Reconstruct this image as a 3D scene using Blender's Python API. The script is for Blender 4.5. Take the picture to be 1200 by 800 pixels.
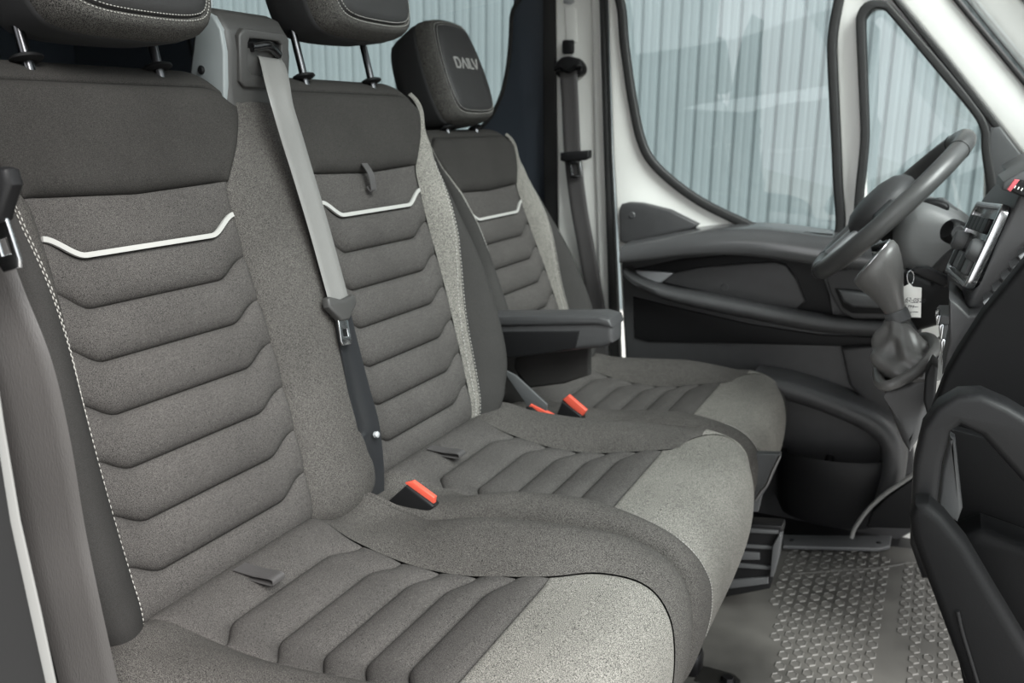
import bpy, bmesh, math, random
import numpy as np
from mathutils import Vector, Matrix

for o in list(bpy.data.objects): bpy.data.objects.remove(o)
SC = bpy.context.scene
COL = SC.collection
random.seed(4); RNG = np.random.default_rng(4)

# ------------------------------------------------------------------ camera
CAM = np.array([0.7569, -0.7806, 0.9996])
YAW, PITCH, ROLL, FPX = math.radians(25.5667), math.radians(14.2672), math.radians(0.6107), 1043.5
_fw = np.array([-math.sin(YAW)*math.cos(PITCH), math.cos(YAW)*math.cos(PITCH), -math.sin(PITCH)])
_r = np.cross(_fw, [0, 0, 1]); _r /= np.linalg.norm(_r); _u = np.cross(_r, _fw)
_r, _u = _r*math.cos(ROLL)+_u*math.sin(ROLL), -_r*math.sin(ROLL)+_u*math.cos(ROLL)
cd = bpy.data.cameras.new('camera'); cam = bpy.data.objects.new('camera', cd); COL.objects.link(cam)
cd.sensor_width = 36; cd.lens = FPX/1200*36; cd.clip_start = 0.02; cd.clip_end = 200
cam.matrix_world = Matrix(((_r[0], _u[0], -_fw[0], CAM[0]), (_r[1], _u[1], -_fw[1], CAM[1]),
                           (_r[2], _u[2], -_fw[2], CAM[2]), (0, 0, 0, 1)))
cd.dof.use_dof = True; cd.dof.focus_distance = 1.05; cd.dof.aperture_fstop = 7.1
SC.camera = cam

def at(px, py, **k):
    """the place in the cab whose coordinate along one axis is known (x=, y= or z=) and that is seen at px, py"""
    (a, v), = k.items(); i = 'xyz'.index(a)
    d = _fw + _r*(px-600)/FPX - _u*(py-400)/FPX
    return CAM + d*((v-CAM[i])/d[i])

def xz(pts, y): return [(at(a, b, y=y)[0], at(a, b, y=y)[2]) for a, b in pts]

# ------------------------------------------------------------------ world, exposure
W = bpy.data.worlds.new('overcast_sky'); SC.world = W; W.use_nodes = True
bg = W.node_tree.nodes['Background']; bg.inputs[0].default_value = (0.97, 0.985, 1.0, 1); bg.inputs[1].default_value = 0.85
sd = bpy.data.lights.new('sun', 'SUN'); sd.energy = 3.4; sd.angle = math.radians(36); sd.color = (1, 0.98, 0.95)
sun = bpy.data.objects.new('sun', sd); COL.objects.link(sun)
sun.rotation_euler = Vector((-0.62, 0.40, -0.68)).to_track_quat('-Z', 'Y').to_euler()
SC.view_settings.view_transform = 'Standard'; SC.view_settings.look = 'None'
SC.view_settings.gamma = 1; SC.view_settings.use_curve_mapping = False
SC.view_settings.exposure = 1.33

# ------------------------------------------------------------------ materials
def lin(c):
    c = c/255
    return c/12.92 if c <= 0.04045 else ((c+0.055)/1.055)**2.4
def rgb(*c): return (lin(c[0]), lin(c[1]), lin(c[2]), 1)

def mat(name, c, rough=0.5, metal=0, spec=0.5, var=0.0, vscale=40, bump=0.0, bscale=400, coat=0, emit=None, aniso=None, sheen=0):
    m = bpy.data.materials.new(name); m.use_nodes = True
    nt = m.node_tree; b = nt.nodes['Principled BSDF']
    b.inputs['Roughness'].default_value = rough; b.inputs['Metallic'].default_value = metal
    b.inputs['Specular IOR Level'].default_value = spec; b.inputs['Coat Weight'].default_value = coat
    b.inputs['Sheen Weight'].default_value = sheen
    b.inputs['Base Color'].default_value = rgb(*c)
    tc = nt.nodes.new('ShaderNodeTexCoord'); src = tc.outputs['Object']
    if aniso:
        mp = nt.nodes.new('ShaderNodeMapping'); mp.inputs['Scale'].default_value = aniso
        nt.links.new(src, mp.inputs[0]); src = mp.outputs[0]
    if var:
        n = nt.nodes.new('ShaderNodeTexNoise'); n.inputs['Scale'].default_value = vscale; n.inputs['Detail'].default_value = 3
        nt.links.new(src, n.inputs['Vector'])
        mr = nt.nodes.new('ShaderNodeMapRange'); mr.inputs['From Min'].default_value = .3; mr.inputs['From Max'].default_value = .7
        mr.inputs['To Min'].default_value = 1-var; mr.inputs['To Max'].default_value = 1+var
        nt.links.new(n.outputs['Fac'], mr.inputs['Value'])
        mx = nt.nodes.new('ShaderNodeMix'); mx.data_type = 'RGBA'; mx.blend_type = 'MULTIPLY'; mx.inputs[0].default_value = 1
        mx.inputs[6].default_value = rgb(*c); nt.links.new(mr.outputs[0], mx.inputs[7])
        nt.links.new(mx.outputs[2], b.inputs['Base Color'])
    if bump:
        n = nt.nodes.new('ShaderNodeTexNoise'); n.inputs['Scale'].default_value = bscale; n.inputs['Detail'].default_value = 2
        nt.links.new(src, n.inputs['Vector'])
        bp = nt.nodes.new('ShaderNodeBump'); bp.inputs['Strength'].default_value = bump; bp.inputs['Distance'].default_value = .001
        nt.links.new(n.outputs['Fac'], bp.inputs['Height']); nt.links.new(bp.outputs[0], b.inputs['Normal'])
    return m

def fabric(name, c, c2, scale=700, contrast=.5, bump=.5):
    """woven cloth: crossed fine waves broken up by noise"""
    m = mat(name, c, .95, spec=.12); nt = m.node_tree; b = nt.nodes['Principled BSDF']
    tc = nt.nodes.new('ShaderNodeTexCoord')
    n1 = nt.nodes.new('ShaderNodeTexNoise'); n1.inputs['Scale'].default_value = scale; n1.inputs['Detail'].default_value = 1.5
    nt.links.new(tc.outputs['Object'], n1.inputs['Vector'])
    n2 = nt.nodes.new('ShaderNodeTexNoise'); n2.inputs['Scale'].default_value = 9; n2.inputs['Detail'].default_value = 3
    nt.links.new(tc.outputs['Object'], n2.inputs['Vector'])
    mr = nt.nodes.new('ShaderNodeMapRange'); mr.inputs['From Min'].default_value = .5-.25/contrast*.5; mr.inputs['From Max'].default_value = .5+.25/contrast*.5
    nt.links.new(n1.outputs['Fac'], mr.inputs['Value'])
    mx = nt.nodes.new('ShaderNodeMix'); mx.data_type = 'RGBA'; mx.inputs[6].default_value = rgb(*c); mx.inputs[7].default_value = rgb(*c2)
    nt.links.new(mr.outputs[0], mx.inputs[0])
    m2 = nt.nodes.new('ShaderNodeMix'); m2.data_type = 'RGBA'; m2.blend_type = 'MULTIPLY'; m2.inputs[0].default_value = 1
    mr2 = nt.nodes.new('ShaderNodeMapRange'); mr2.inputs['From Min'].default_value = .3; mr2.inputs['From Max'].default_value = .7
    mr2.inputs['To Min'].default_value = .9; mr2.inputs['To Max'].default_value = 1.08
    nt.links.new(n2.outputs['Fac'], mr2.inputs['Value']); nt.links.new(mx.outputs[2], m2.inputs[6]); nt.links.new(mr2.outputs[0], m2.inputs[7])
    nt.links.new(m2.outputs[2], b.inputs['Base Color'])
    bp = nt.nodes.new('ShaderNodeBump'); bp.inputs['Strength'].default_value = bump; bp.inputs['Distance'].default_value = .0008
    nt.links.new(n1.outputs['Fac'], bp.inputs['Height']); nt.links.new(bp.outputs[0], b.inputs['Normal'])
    return m

M = dict(
    cloth=fabric('charcoal seat cloth', (38, 37, 36), (88, 85, 83), 1300, .9),
    upper=fabric('dark upper cloth', (34, 33, 32), (62, 60, 58), 1200, .6, .3),
    twill=fabric('twill cloth', (32, 31, 30), (94, 91, 88), 1200, 1.0),
    light=fabric('light grey speckled cloth', (56, 55, 53), (142, 139, 133), 1000, 1.0),
    side=fabric('smooth side cloth', (42, 41, 40), (58, 57, 56), 1200, .5, .2),
    knit=fabric('grey headrest knit', (20, 20, 19), (92, 90, 87), 1000, 1.0),
    hide=mat('black headrest hide', (38, 37, 37), .6, bump=.25, bscale=900),
    hideside=mat('black knit side', (30, 30, 31), .85, bump=.3, bscale=800),
    strip=mat('silver grey piping', (158, 157, 154), .5),
    thread=mat('white thread', (165, 163, 158), .7),
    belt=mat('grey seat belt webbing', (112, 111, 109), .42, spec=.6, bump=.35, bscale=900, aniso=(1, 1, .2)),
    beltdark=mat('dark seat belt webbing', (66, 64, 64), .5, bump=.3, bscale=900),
    sheath=mat('glossy black belt sheath', (34, 35, 37), .28, spec=.6),
    plastic=mat('charcoal grained plastic', (58, 58, 59), .45, bump=.25, bscale=700, var=.06),
    plasticd=mat('black plastic', (22, 22, 23), .48, spec=.22, bump=.15, bscale=600),
    plasticg=mat('mid grey plastic', (72, 73, 74), .5, bump=.15, bscale=600),
    tower=mat('belt tower plastic', (58, 57, 56), .5, bump=.2, bscale=800),
    dashd=mat('matt black dash plastic', (13, 13, 14), .62, spec=.14, bump=.15, bscale=600),
    gloss=mat('gloss black', (15, 15, 16), .15),
    rubber=mat('black rubber seal', (30, 30, 30), .6),
    white=mat('white vehicle paint', (226, 226, 222), .3, coat=.4),
    chrome=mat('satin chrome', (205, 206, 208), .22, metal=1),
    steel=mat('steel', (150, 150, 150), .3, metal=1),
    steeld=mat('dark steel', (70, 70, 72), .35, metal=1),
    red=mat('red buckle button', (205, 84, 66), .4),
    redsw=mat('hazard switch red', (190, 84, 92), .4),
    navy=mat('dark blue black trim', (58, 64, 72), .45),
    leather=mat('gear boot leather', (88, 87, 86), .33, spec=.5, bump=.3, bscale=350),
    rim=mat('steering wheel leather', (72, 72, 72), .3, bump=.25, bscale=900),
    silver=mat('silver plastic', (168, 170, 172), .35, metal=.3),
    paper=mat('white key tag card', (232, 232, 228), .6),
    ink=mat('black ink', (25, 25, 30), .6),
    matrub=mat('dusty rubber floor mat', (74, 73, 70), .55, var=.55, vscale=5, bump=.3, bscale=300),
    concrete=mat('pale concrete ground', (165, 164, 160), .9, var=.1, vscale=3, bump=.4, bscale=60),
    sheet=mat('pale blue grey corrugated sheet', (105, 114, 116), .5, var=.05, vscale=2),
    headliner=mat('pale grey headliner', (190, 189, 185), .9),
)
def glass(name, tint, refl):
    m = bpy.data.materials.new(name); m.use_nodes = True; nt = m.node_tree; nt.nodes.clear()
    o = nt.nodes.new('ShaderNodeOutputMaterial'); t = nt.nodes.new('ShaderNodeBsdfTransparent'); g = nt.nodes.new('ShaderNodeBsdfGlossy')
    t.inputs[0].default_value = (*tint, 1); g.inputs['Roughness'].default_value = 0.0; g.inputs[0].default_value = (1, 1, 1, 1)
    fr = nt.nodes.new('ShaderNodeFresnel'); fr.inputs[0].default_value = 1.45
    ad = nt.nodes.new('ShaderNodeMath'); ad.operation = 'MULTIPLY_ADD'; ad.inputs[1].default_value = 1; ad.inputs[2].default_value = refl
    nt.links.new(fr.outputs[0], ad.inputs[0])
    x = nt.nodes.new('ShaderNodeMixShader'); nt.links.new(ad.outputs[0], x.inputs[0]); nt.links.new(t.outputs[0], x.inputs[1]); nt.links.new(g.outputs[0], x.inputs[2])
    nt.links.new(x.outputs[0], o.inputs[0]); return m
M['glass'] = glass('clear side glass', (.90, .94, .94), .03)

# ------------------------------------------------------------------ builders
def tag(o, label=None, cat=None, group=None, kind=None):
    if label: o['label'] = label
    if cat: o['category'] = cat
    if group: o['group'] = group
    if kind: o['kind'] = kind
    return o
def empty(name, loc=(0, 0, 0), **k):
    o = bpy.data.objects.new(name, None); COL.objects.link(o); o.location = loc; o.empty_display_size = .05
    return tag(o, **k)
def put(name, me, m, parent=None, smooth=True, sharp=None):
    if isinstance(m, str): m = M[m]
    me.materials.clear(); me.materials.append(m)
    if smooth:
        me.polygons.foreach_set('use_smooth', [True]*len(me.polygons))
        if sharp: me.set_sharp_from_angle(angle=math.radians(sharp))
    o = bpy.data.objects.new(name, me); COL.objects.link(o)
    if parent is not None:
        o.parent = parent
        off = Vector((0, 0, 0)); p = parent
        while p is not None: off += p.location; p = p.parent
        o.location = -off
    return o
def mesh(name, V, F, m, parent=None, smooth=True, sharp=None):
    me = bpy.data.meshes.new(name); me.from_pydata([tuple(map(float, v)) for v in V], [], [tuple(map(int, f)) for f in F]); me.update()
    bm = bmesh.new(); bm.from_mesh(me); bmesh.ops.recalc_face_normals(bm, faces=bm.faces); bm.to_mesh(me); bm.free()
    return put(name, me, m, parent, smooth, sharp)
def grid(P, closed_u=False, closed_v=False):
    nu, nv = P.shape[:2]; V = P.reshape(-1, 3); F = []
    for i in range(nu if closed_u else nu-1):
        for j in range(nv if closed_v else nv-1):
            F.append((i*nv+j, ((i+1) % nu)*nv+j, ((i+1) % nu)*nv+(j+1) % nv, i*nv+(j+1) % nv))
    return V, F
def spline(pts, n=60, closed=False):
    """Catmull-Rom through pts, n samples even in arc length"""
    p = np.array(pts, float)
    if closed: q = np.vstack([p[-1], p, p[0], p[1]])
    else: q = np.vstack([2*p[0]-p[1], p, 2*p[-1]-p[-2]])
    out = []
    for i in range(1, len(q)-2):
        t = np.linspace(0, 1, 24, endpoint=False)[:, None]
        a, b, c, d = q[i-1], q[i], q[i+1], q[i+2]
        out.append(.5*((2*b)+(c-a)*t+(2*a-5*b+4*c-d)*t*t+(3*b-a-3*c+d)*t**3))
    out.append(q[-2][None]); out = np.vstack(out)
    L = np.r_[0, np.cumsum(np.linalg.norm(np.diff(out, axis=0), axis=1))]
    s = np.linspace(0, L[-1], n, endpoint=not closed)
    return np.stack([np.interp(s, L, out[:, k]) for k in range(out.shape[1])], 1)
def frames(path, up=(0, 0, 1)):
    t = np.gradient(path, axis=0); t /= np.linalg.norm(t, axis=1)[:, None]+1e-12
    u = np.array(up, float); R = []
    for k in range(len(path)):
        v = u - t[k]*(u@t[k])
        if np.linalg.norm(v) < 1e-4: v = np.cross(t[k], [1, .3, .2])
        v /= np.linalg.norm(v); u = v; R.append((np.cross(v, t[k]), v))
    return t, R
def tube_geo(path, r, n=10, closed=False, cap=True, up=(0, 0, 1), sq=(1, 1)):
    path = np.array(path, float); rr = np.full(len(path), r) if np.isscalar(r) else np.interp(np.linspace(0, 1, len(path)), np.linspace(0, 1, len(r)), r)
    t, R = frames(path, up)
    if closed:
        t = np.roll(path, -1, 0)-np.roll(path, 1, 0); t /= np.linalg.norm(t, axis=1)[:, None]
        R = []
        for k in range(len(path)):
            v = np.array(up, float); v -= t[k]*(v@t[k]); v /= np.linalg.norm(v); R.append((np.cross(v, t[k]), v))
    an = np.linspace(0, 2*math.pi, n, endpoint=False)
    P = np.array([[path[k]+rr[k]*(math.cos(a)*sq[0]*R[k][0]+math.sin(a)*sq[1]*R[k][1]) for a in an] for k in range(len(path))])
    V, F = grid(P, closed, True)
    if cap and not closed:
        F += [tuple(range(n))[::-1], tuple((len(path)-1)*n+i for i in range(n))]
    return V, F
def tube(name, path, r, m, parent=None, n=10, closed=False, up=(0, 0, 1), sq=(1, 1), sm=0, sharp=50):
    if sm: path = spline(path, sm, closed)
    V, F = tube_geo(path, r, n, closed, True, up, sq); return mesh(name, V, F, m, parent, True, sharp)
def join(geos):
    V = []; F = []
    for v, f in geos:
        o = len(V); V += [tuple(x) for x in v]; F += [tuple(i+o for i in g) for g in f]
    return V, F
def ribbon(name, path, wdir, width, th, m, parent=None, n=60, cup=0, sm=True):
    """flat strap along a path; wdir = width direction (one, or one for each path point)"""
    path = np.array(path, float); wd = np.array(wdir, float)
    if wd.ndim == 1: wd = np.repeat(wd[None], len(path), 0)
    wv = np.full(len(path), width) if np.isscalar(width) else np.array(width)
    if sm:
        al = spline(np.hstack([path, wd, wv[:, None]]), n); path, wd, wv = al[:, :3], al[:, 3:6], al[:, 6]
    t = np.gradient(path, axis=0); t /= np.linalg.norm(t, axis=1)[:, None]
    rows = []
    prof = [(-1, 0), (-.97, .5), (-.5, .5), (0, .5), (.5, .5), (.97, .5), (1, 0), (.97, -.5), (.5, -.5), (0, -.5), (-.5, -.5), (-.97, -.5)]
    for k in range(len(path)):
        w = wd[k]-t[k]*(wd[k]@t[k]); w /= np.linalg.norm(w); nn = np.cross(w, t[k])
        rows.append([path[k]+w*a*wv[k]/2+nn*(b*th+cup*(1-a*a)) for a, b in prof])
    V, F = grid(np.array(rows), False, True); n_ = len(prof)
    F += [tuple(range(n_))[::-1], tuple((len(path)-1)*n_+i for i in range(n_))]
    return mesh(name, V, F, m, parent, True, 60)
def axes(kind):
    return {'xz': ((1, 0, 0), (0, 0, 1), (0, -1, 0)), 'yz': ((0, 1, 0), (0, 0, 1), (1, 0, 0)), 'xy': ((1, 0, 0), (0, 1, 0), (0, 0, 1))}[kind]
def plate(name, outlines, origin, ax, th, bev, m, parent=None, sm=None, segs=2):
    """solid plate from outlines (first outer, then holes) in the plane ax through origin, thickness th centred on it"""
    cu = bpy.data.curves.new(name, 'CURVE'); cu.dimensions = '2D'; cu.fill_mode = 'BOTH'
    if np.ndim(outlines[0][0]) == 0: outlines = [outlines]
    for ol in outlines:
        p = np.array(ol, float)
        if sm: p = spline(p, sm, True)
        s = cu.splines.new('POLY'); s.points.add(len(p)-1)
        for q, v in zip(s.points, p): q.co = (v[0], v[1], 0, 1)
        s.use_cyclic_u = True
    cu.extrude = max(th/2-bev, 1e-4); cu.bevel_depth = bev; cu.bevel_resolution = segs; cu.offset = -bev
    ob = bpy.data.objects.new(name, cu); COL.objects.link(ob)
    bpy.context.view_layer.update()
    me = bpy.data.meshes.new_from_object(ob.evaluated_get(bpy.context.evaluated_depsgraph_get())); bpy.data.objects.remove(ob)
    a, b, c = [np.array(v, float) for v in (axes(ax) if isinstance(ax, str) else ax)]
    o = np.array(origin, float)
    co = np.empty(len(me.vertices)*3); me.vertices.foreach_get('co', co); co = co.reshape(-1, 3)
    me.vertices.foreach_set('co', (o+co[:, :1]*a+co[:, 1:2]*b+co[:, 2:]*c).ravel()); me.update(); me.name = name
    bm = bmesh.new(); bm.from_mesh(me); bmesh.ops.remove_doubles(bm, verts=bm.verts, dist=1e-5); bmesh.ops.recalc_face_normals(bm, faces=bm.faces); bm.to_mesh(me); bm.free()
    return put(name, me, m, parent, True, 40)
def slab(name, pts, y0, y1, bev, m, parent=None, sm=None):
    """plate in the xz plane, from pixel outlines taken on its near face y0, reaching back to y1"""
    if np.ndim(pts[0][0]) == 0: pts = [pts]
    return plate(name, [xz(p, y0) for p in pts], (0, (y0+y1)/2, 0), 'xz', abs(y1-y0), bev, m, parent, sm)
def box(name, c, size, m, parent=None, bev=.004, rot=None, seg=2):
    bm = bmesh.new(); bmesh.ops.create_cube(bm, size=1)
    for v in bm.verts: v.co = Vector((v.co.x*size[0], v.co.y*size[1], v.co.z*size[2]))
    if bev: bmesh.ops.bevel(bm, geom=bm.edges[:], offset=min(bev, min(size)*.49), segments=seg, profile=.5, affect='EDGES')
    Mx = Matrix.Translation(Vector(c))
    if rot is not None: Mx = Mx @ (rot.to_4x4() if isinstance(rot, Matrix) else Matrix.Rotation(rot[0], 4, 'X') @ Matrix.Rotation(rot[1], 4, 'Y') @ Matrix.Rotation(rot[2], 4, 'Z'))
    bmesh.ops.transform(bm, matrix=Mx, verts=bm.verts)
    me = bpy.data.meshes.new(name); bm.to_mesh(me); bm.free(); return put(name, me, m, parent, True, 40)
def lathe(name, prof, c, axis, m, parent=None, n=32, sharp=40):
    """prof = (radius, height) along axis from c"""
    a = np.array(axis, float); a /= np.linalg.norm(a); h = np.array([0, 0, 1.]) if abs(a[2]) < .9 else np.array([1., 0, 0])
    e1 = np.cross(a, h); e1 /= np.linalg.norm(e1); e2 = np.cross(a, e1); c = np.array(c, float)
    an = np.linspace(0, 2*math.pi, n, endpoint=False)
    P = np.array([[c+a*z+r*(math.cos(t)*e1+math.sin(t)*e2) for t in an] for r, z in prof])
    V, F = grid(P, False, True); F += [tuple(range(n))[::-1], tuple((len(prof)-1)*n+i for i in range(n))]
    return mesh(name, V, F, m, parent, True, sharp)

def sstep(x): x = np.clip(x, 0, 1); return x*x*(3-2*x)
def curve1(pts):
    xs, ys = zip(*pts)
    sp = spline(np.array(pts), 200)
    return lambda s: np.interp(s, sp[:, 0], sp[:, 1])

# ------------------------------------------------------------------ upholstery
class Sheet:
    """a developable seat face: a side profile (x, z) swept across y; s runs along it, n is the height over it"""
    def __init__(self, pts, origin, sign, s0):
        p = spline(pts, 500); L = np.r_[0, np.cumsum(np.linalg.norm(np.diff(p, axis=0), axis=1))]
        self.s = L+s0; self.p = p; d = np.gradient(p, axis=0); d /= np.linalg.norm(d, axis=1)[:, None]
        self.n = np.stack([d[:, 1], -d[:, 0]], 1)*sign; self.o = np.array(origin, float); self.len = self.s[-1]
    def P(self, s, y, n):
        s, y, n = np.broadcast_arrays(np.asarray(s, float), np.asarray(y, float), np.asarray(n, float))
        f = lambda a: np.interp(s, self.s, a)
        return np.stack([self.o[0]+f(self.p[:, 0])+n*f(self.n[:, 0]), self.o[1]+y, self.o[2]+f(self.p[:, 1])+n*f(self.n[:, 1])], -1)

def samples(L, w, res):
    w = min(w, L*.49); e = np.array([0, .06, .2, .4, .65, 1.0])*w
    k = max(2, int((L-2*w)/res)+1)
    return np.unique(np.r_[e, np.linspace(w, L-w, k+1), L-e])/L
def dip(x, L, w, d, lo=True, hi=True):
    w = min(w, L*.49); h = np.zeros_like(x)
    f = lambda q: d*(1-np.sqrt(np.clip(1-(1-np.clip(q/w, 0, 1))**2, 0, 1)))
    if lo: h = np.maximum(h, f(x*L))
    if hi: h = np.maximum(h, f((1-x)*L))
    return h
def piece(name, sh, yc, y0, y1, s0, s1, m, parent, ds=.006, ws=.016, dy=.004, wy=.010, res=.007, lift=0.0, bulge=0.0, bump=None, lo=True, hi=True):
    """one sewn panel: between y0(s)..y1(s) and s0(a)..s1(a), a = -1..1 across; its borders sink into the seams"""
    c = lambda f: f if callable(f) else (lambda q: np.full_like(np.asarray(q, float), f))
    y0, y1, s0, s1 = c(y0), c(y1), c(s0), c(s1)
    sa, sb = float(s0(0.)), float(s1(0.)); Ls = sb-sa; sm = (sa+sb)/2; Ly = float(y1(sm)-y0(sm))
    A = samples(Ly, wy, res); B = samples(Ls, ws, res)
    a, b = np.meshgrid(A, B, indexing='ij'); q = 2*a-1
    s = s0(q)+(s1(q)-s0(q))*b
    y = y0(s)+(y1(s)-y0(s))*a
    h = lift+bulge*np.sin(math.pi*b)*1.0-np.maximum(dip(b, Ls, ws, ds, lo, hi)*(.35+.65*sstep(np.minimum(a, 1-a)*Ly/.03)), dip(a, Ly, wy, dy))
    if bump is not None: h = h+bump(s, y)
    V, F = grid(sh.P(s, y+yc, h)); return mesh(name, V, F, m, parent)
def flank(name, sh, yc, edge, side, cs, Wf, Kf, s0, s1, m, parent, c0=0., c1=1., ns=70, nc=26, corner=0., bump=None):
    """bolster: cross-section cs of (outward, height) swept along s beyond the seam edge(s)"""
    sp = spline(cs, 200); tt = np.linspace(0, 1, 200)
    s = np.linspace(s0, s1, ns)[:, None]; v = lambda q: q(s) if callable(q) else q
    c = v(c0)+(v(c1)-v(c0))*np.linspace(0, 1, nc)[None]
    u = np.interp(c, tt, sp[:, 0]); h = np.interp(c, tt, sp[:, 1])
    y = side*(edge(s)+u*Wf(s)); n = np.where(h > 0, h*Kf(s), h)-corner*u**2*sstep((s-.40)/.16)
    if bump is not None: n = n+bump(s, np.abs(y))
    V, F = grid(sh.P(s, y+yc, n)); return mesh(name, V, F, m, parent)
def flank_at(sh, yc, edge, side, cs, Wf, Kf, s, c, lift=0):
    sp = spline(cs, 200); u = np.interp(c, np.linspace(0, 1, 200), sp[:, 0]); h = np.interp(c, np.linspace(0, 1, 200), sp[:, 1])
    s = np.asarray(s, float); return sh.P(s, side*(edge(s)+u*Wf(s))+yc, np.where(h > 0, h*Kf(s), h)+lift)
def stitches(name, path, m, parent, length=.0042, gap=.0026, r=.0007):
    """a row of thread stitches along a densely sampled path"""
    path = np.array(path); L = np.r_[0, np.cumsum(np.linalg.norm(np.diff(path, axis=0), axis=1))]
    g = []; s = 0
    f = lambda q: np.array([np.interp(q, L, path[:, k]) for k in range(3)])
    while s+length < L[-1]:
        pts = np.array([f(s), f(s+length*.5), f(s+length)]); g.append(tube_geo(pts, [r*.6, r, r*.6], 5)); s += length+gap
    V, F = join(g); return tag(mesh(name, V, F, m, parent), kind='stuff')

def vee(t0, amp=.024, k=.66): return lambda a: t0+amp*sstep((np.abs(a)-k)/(1-k))*1.0

BACK_CS = [(0, 0), (.09, .018), (.22, .036), (.40, .052), (.60, .060), (.78, .054), (.92, .030), (1.0, -.02), (1.0, -.08), (.93, -.125)]
EDGE = curve1([(-.08, .150), (0, .154), (.1, .158), (.25, .156), (.365, .147), (.43, .146), (.465, .150), (.52, .182), (.56, .200), (.585, .200), (.61, .185), (.66, .175), (.8, .17)])
OUT = curve1([(-.08, .03), (-.03, .055), (.03, .088), (.1, .100), (.18, .098), (.25, .090), (.36, .072), (.43, .060), (.48, .045), (.53, .018), (.56, .012), (.62, .01), (.8, .01)])
BK = curve1([(-.08, .2), (-.03, .45), (.03, .8), (.1, 1.0), (.25, .95), (.36, .72), (.43, .5), (.5, .25), (.56, .1), (.8, .1)])
CST = curve1([(-.08, .10), (0, .09), (.1, .08), (.20, .11), (.28, .20), (.34, .33), (.41, .48), (.47, .58), (.6, .62)])
TS = [.028, .090, .154, .218, .280, .341, .400]

def back_sheet(origin, th):
    d = np.array([-math.sin(th), math.cos(th)]); q = np.array([math.cos(th), math.sin(th)])
    pts = [d*-.08-q*.060, d*-.035-q*.026, d*-.008-q*.006, d*.02, d*.05]+[d*t for t in (.15, .25, .35, .45, .53, .58)]
    pts += [d*.612-q*.012, d*.632-q*.04, d*.637-q*.08, d*.625-q*.115]
    return Sheet(pts, origin, 1, -.104)
def crown(s, y): return 0.0

def quilted_back(part, sh, yc):
    E0 = lambda s: -EDGE(s); E1 = EDGE
    ins = lambda s: np.minimum(EDGE(s), .158)
    tops = [vee(t) for t in TS]; lows = [lambda a: np.full_like(np.asarray(a, float), -.05)]+tops[:-1]
    for lo, hi in zip(lows, tops):
        piece('quilted_channel', sh, yc, E0, E1, lo, hi, 'cloth', part, ds=.012, ws=.024, bulge=.003)
    piece('quilted_channel', sh, yc, E0, E1, tops[-1], lambda a: .463+.006*np.abs(a), 'cloth', part, ds=.006, ws=.014, bulge=.001)
    piece('upper_panel', sh, yc, E0, E1, lambda a: .463+.006*np.abs(a), lambda a: .600-.03*sstep((np.abs(a)-.82)/.18), 'upper', part, ds=.016, ws=.022, dy=.006, wy=.02, lift=.006, bulge=.004, hi=True)
    # rolled top edge behind the panel
    piece('top_roll', sh, yc, lambda s: E0(s)-.004, lambda s: E1(s)+.004, lambda a: .600-.03*sstep((np.abs(a)-.82)/.18), .745, 'upper', part, ds=.006, ws=.012, dy=.02, wy=.02)
    # silver piping with turned-up ends
    a = np.linspace(-.985, .985, 60); s = vee(TS[-1])(a)
    path = sh.P(s, EDGE(s)*a+yc, np.full_like(s, .0005)); ribbon('reflective_piping', path, sh.P(s+.01, EDGE(s)*a+yc, 0)-sh.P(s, EDGE(s)*a+yc, 0), .0062, .004, 'strip', part, sm=False)

def bolster(part, sh, yc, side, inner='light', row=True):
    flank('bolster', sh, yc, EDGE, side, BACK_CS, OUT, BK, -.06, .60, inner, part, 0, CST, nc=12)
    flank('side_panel', sh, yc, EDGE, side, BACK_CS, OUT, BK, -.06, .60, 'side', part, CST, 1., nc=24)
    if row:
        for c, g in ((.006, 'thread'), (-.045, 'thread')):
            stitches('stitching', flank_at(sh, yc, EDGE, side, BACK_CS, OUT, BK, np.linspace(-.02, .47, 200), CST(np.linspace(-.02, .47, 200))+c, .0008), g, part)

def shell(name, sh, y0, y1, s0, s1, n0, n1, m, parent):
    """closed inner body of a seat part, lying just under the sewn panels"""
    s = np.linspace(s0, s1, 40); a = sh.P(s, 0, n0); b = sh.P(s, 0, n1)
    prof = np.vstack([a, b[::-1]]); k = len(prof)
    ss = np.r_[s, s[::-1]]; ya = y0(ss) if callable(y0) else np.full(k, y0); yb = y1(ss) if callable(y1) else np.full(k, y1)
    zz = np.zeros(k); V = np.vstack([prof+np.stack([zz, ya, zz], 1), prof+np.stack([zz, yb, zz], 1)]); F = [(i, (i+1) % k, k+(i+1) % k, k+i) for i in range(k)]
    F += [tuple(range(k))[::-1], tuple(range(k, 2*k))]
    return mesh(name, V, F, m, parent, True, 35)

OUTER = lambda s: EDGE(s)+OUT(s)-.010
# cushions
CUSH_CS = [(0, 0), (.12, .018), (.30, .036), (.50, .043), (.72, .040), (.88, .022), (.97, -.012), (1.0, -.06), (1.0, -.12), (.97, -.165)]
CEN_CS = [(0, 0), (.14, .014), (.34, .030), (.58, .036), (.80, .028), (.93, .008), (1.0, -.022), (1.0, -.06)]
CEDGE = curve1([(-.06, .15), (0, .146), (.08, .134), (.2, .126), (.30, .126), (.374, .134), (.43, .160), (.49, .172), (.54, .164), (.60, .145), (.8, .125)])
CK = curve1([(-.06, .1), (0, .20), (.08, .65), (.17, 1.12), (.26, 1.25), (.34, 1.05), (.42, .72), (.48, .48), (.54, .25), (.60, .12), (.8, .1)])
CKI = curve1([(-.06, -.6), (0, -.55), (.05, -.40), (.09, -.10), (.15, .50), (.20, 1.0), (.26, 1.25), (.34, 1.05), (.42, .72), (.48, .48), (.54, .25), (.60, .12), (.8, .1)])
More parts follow.
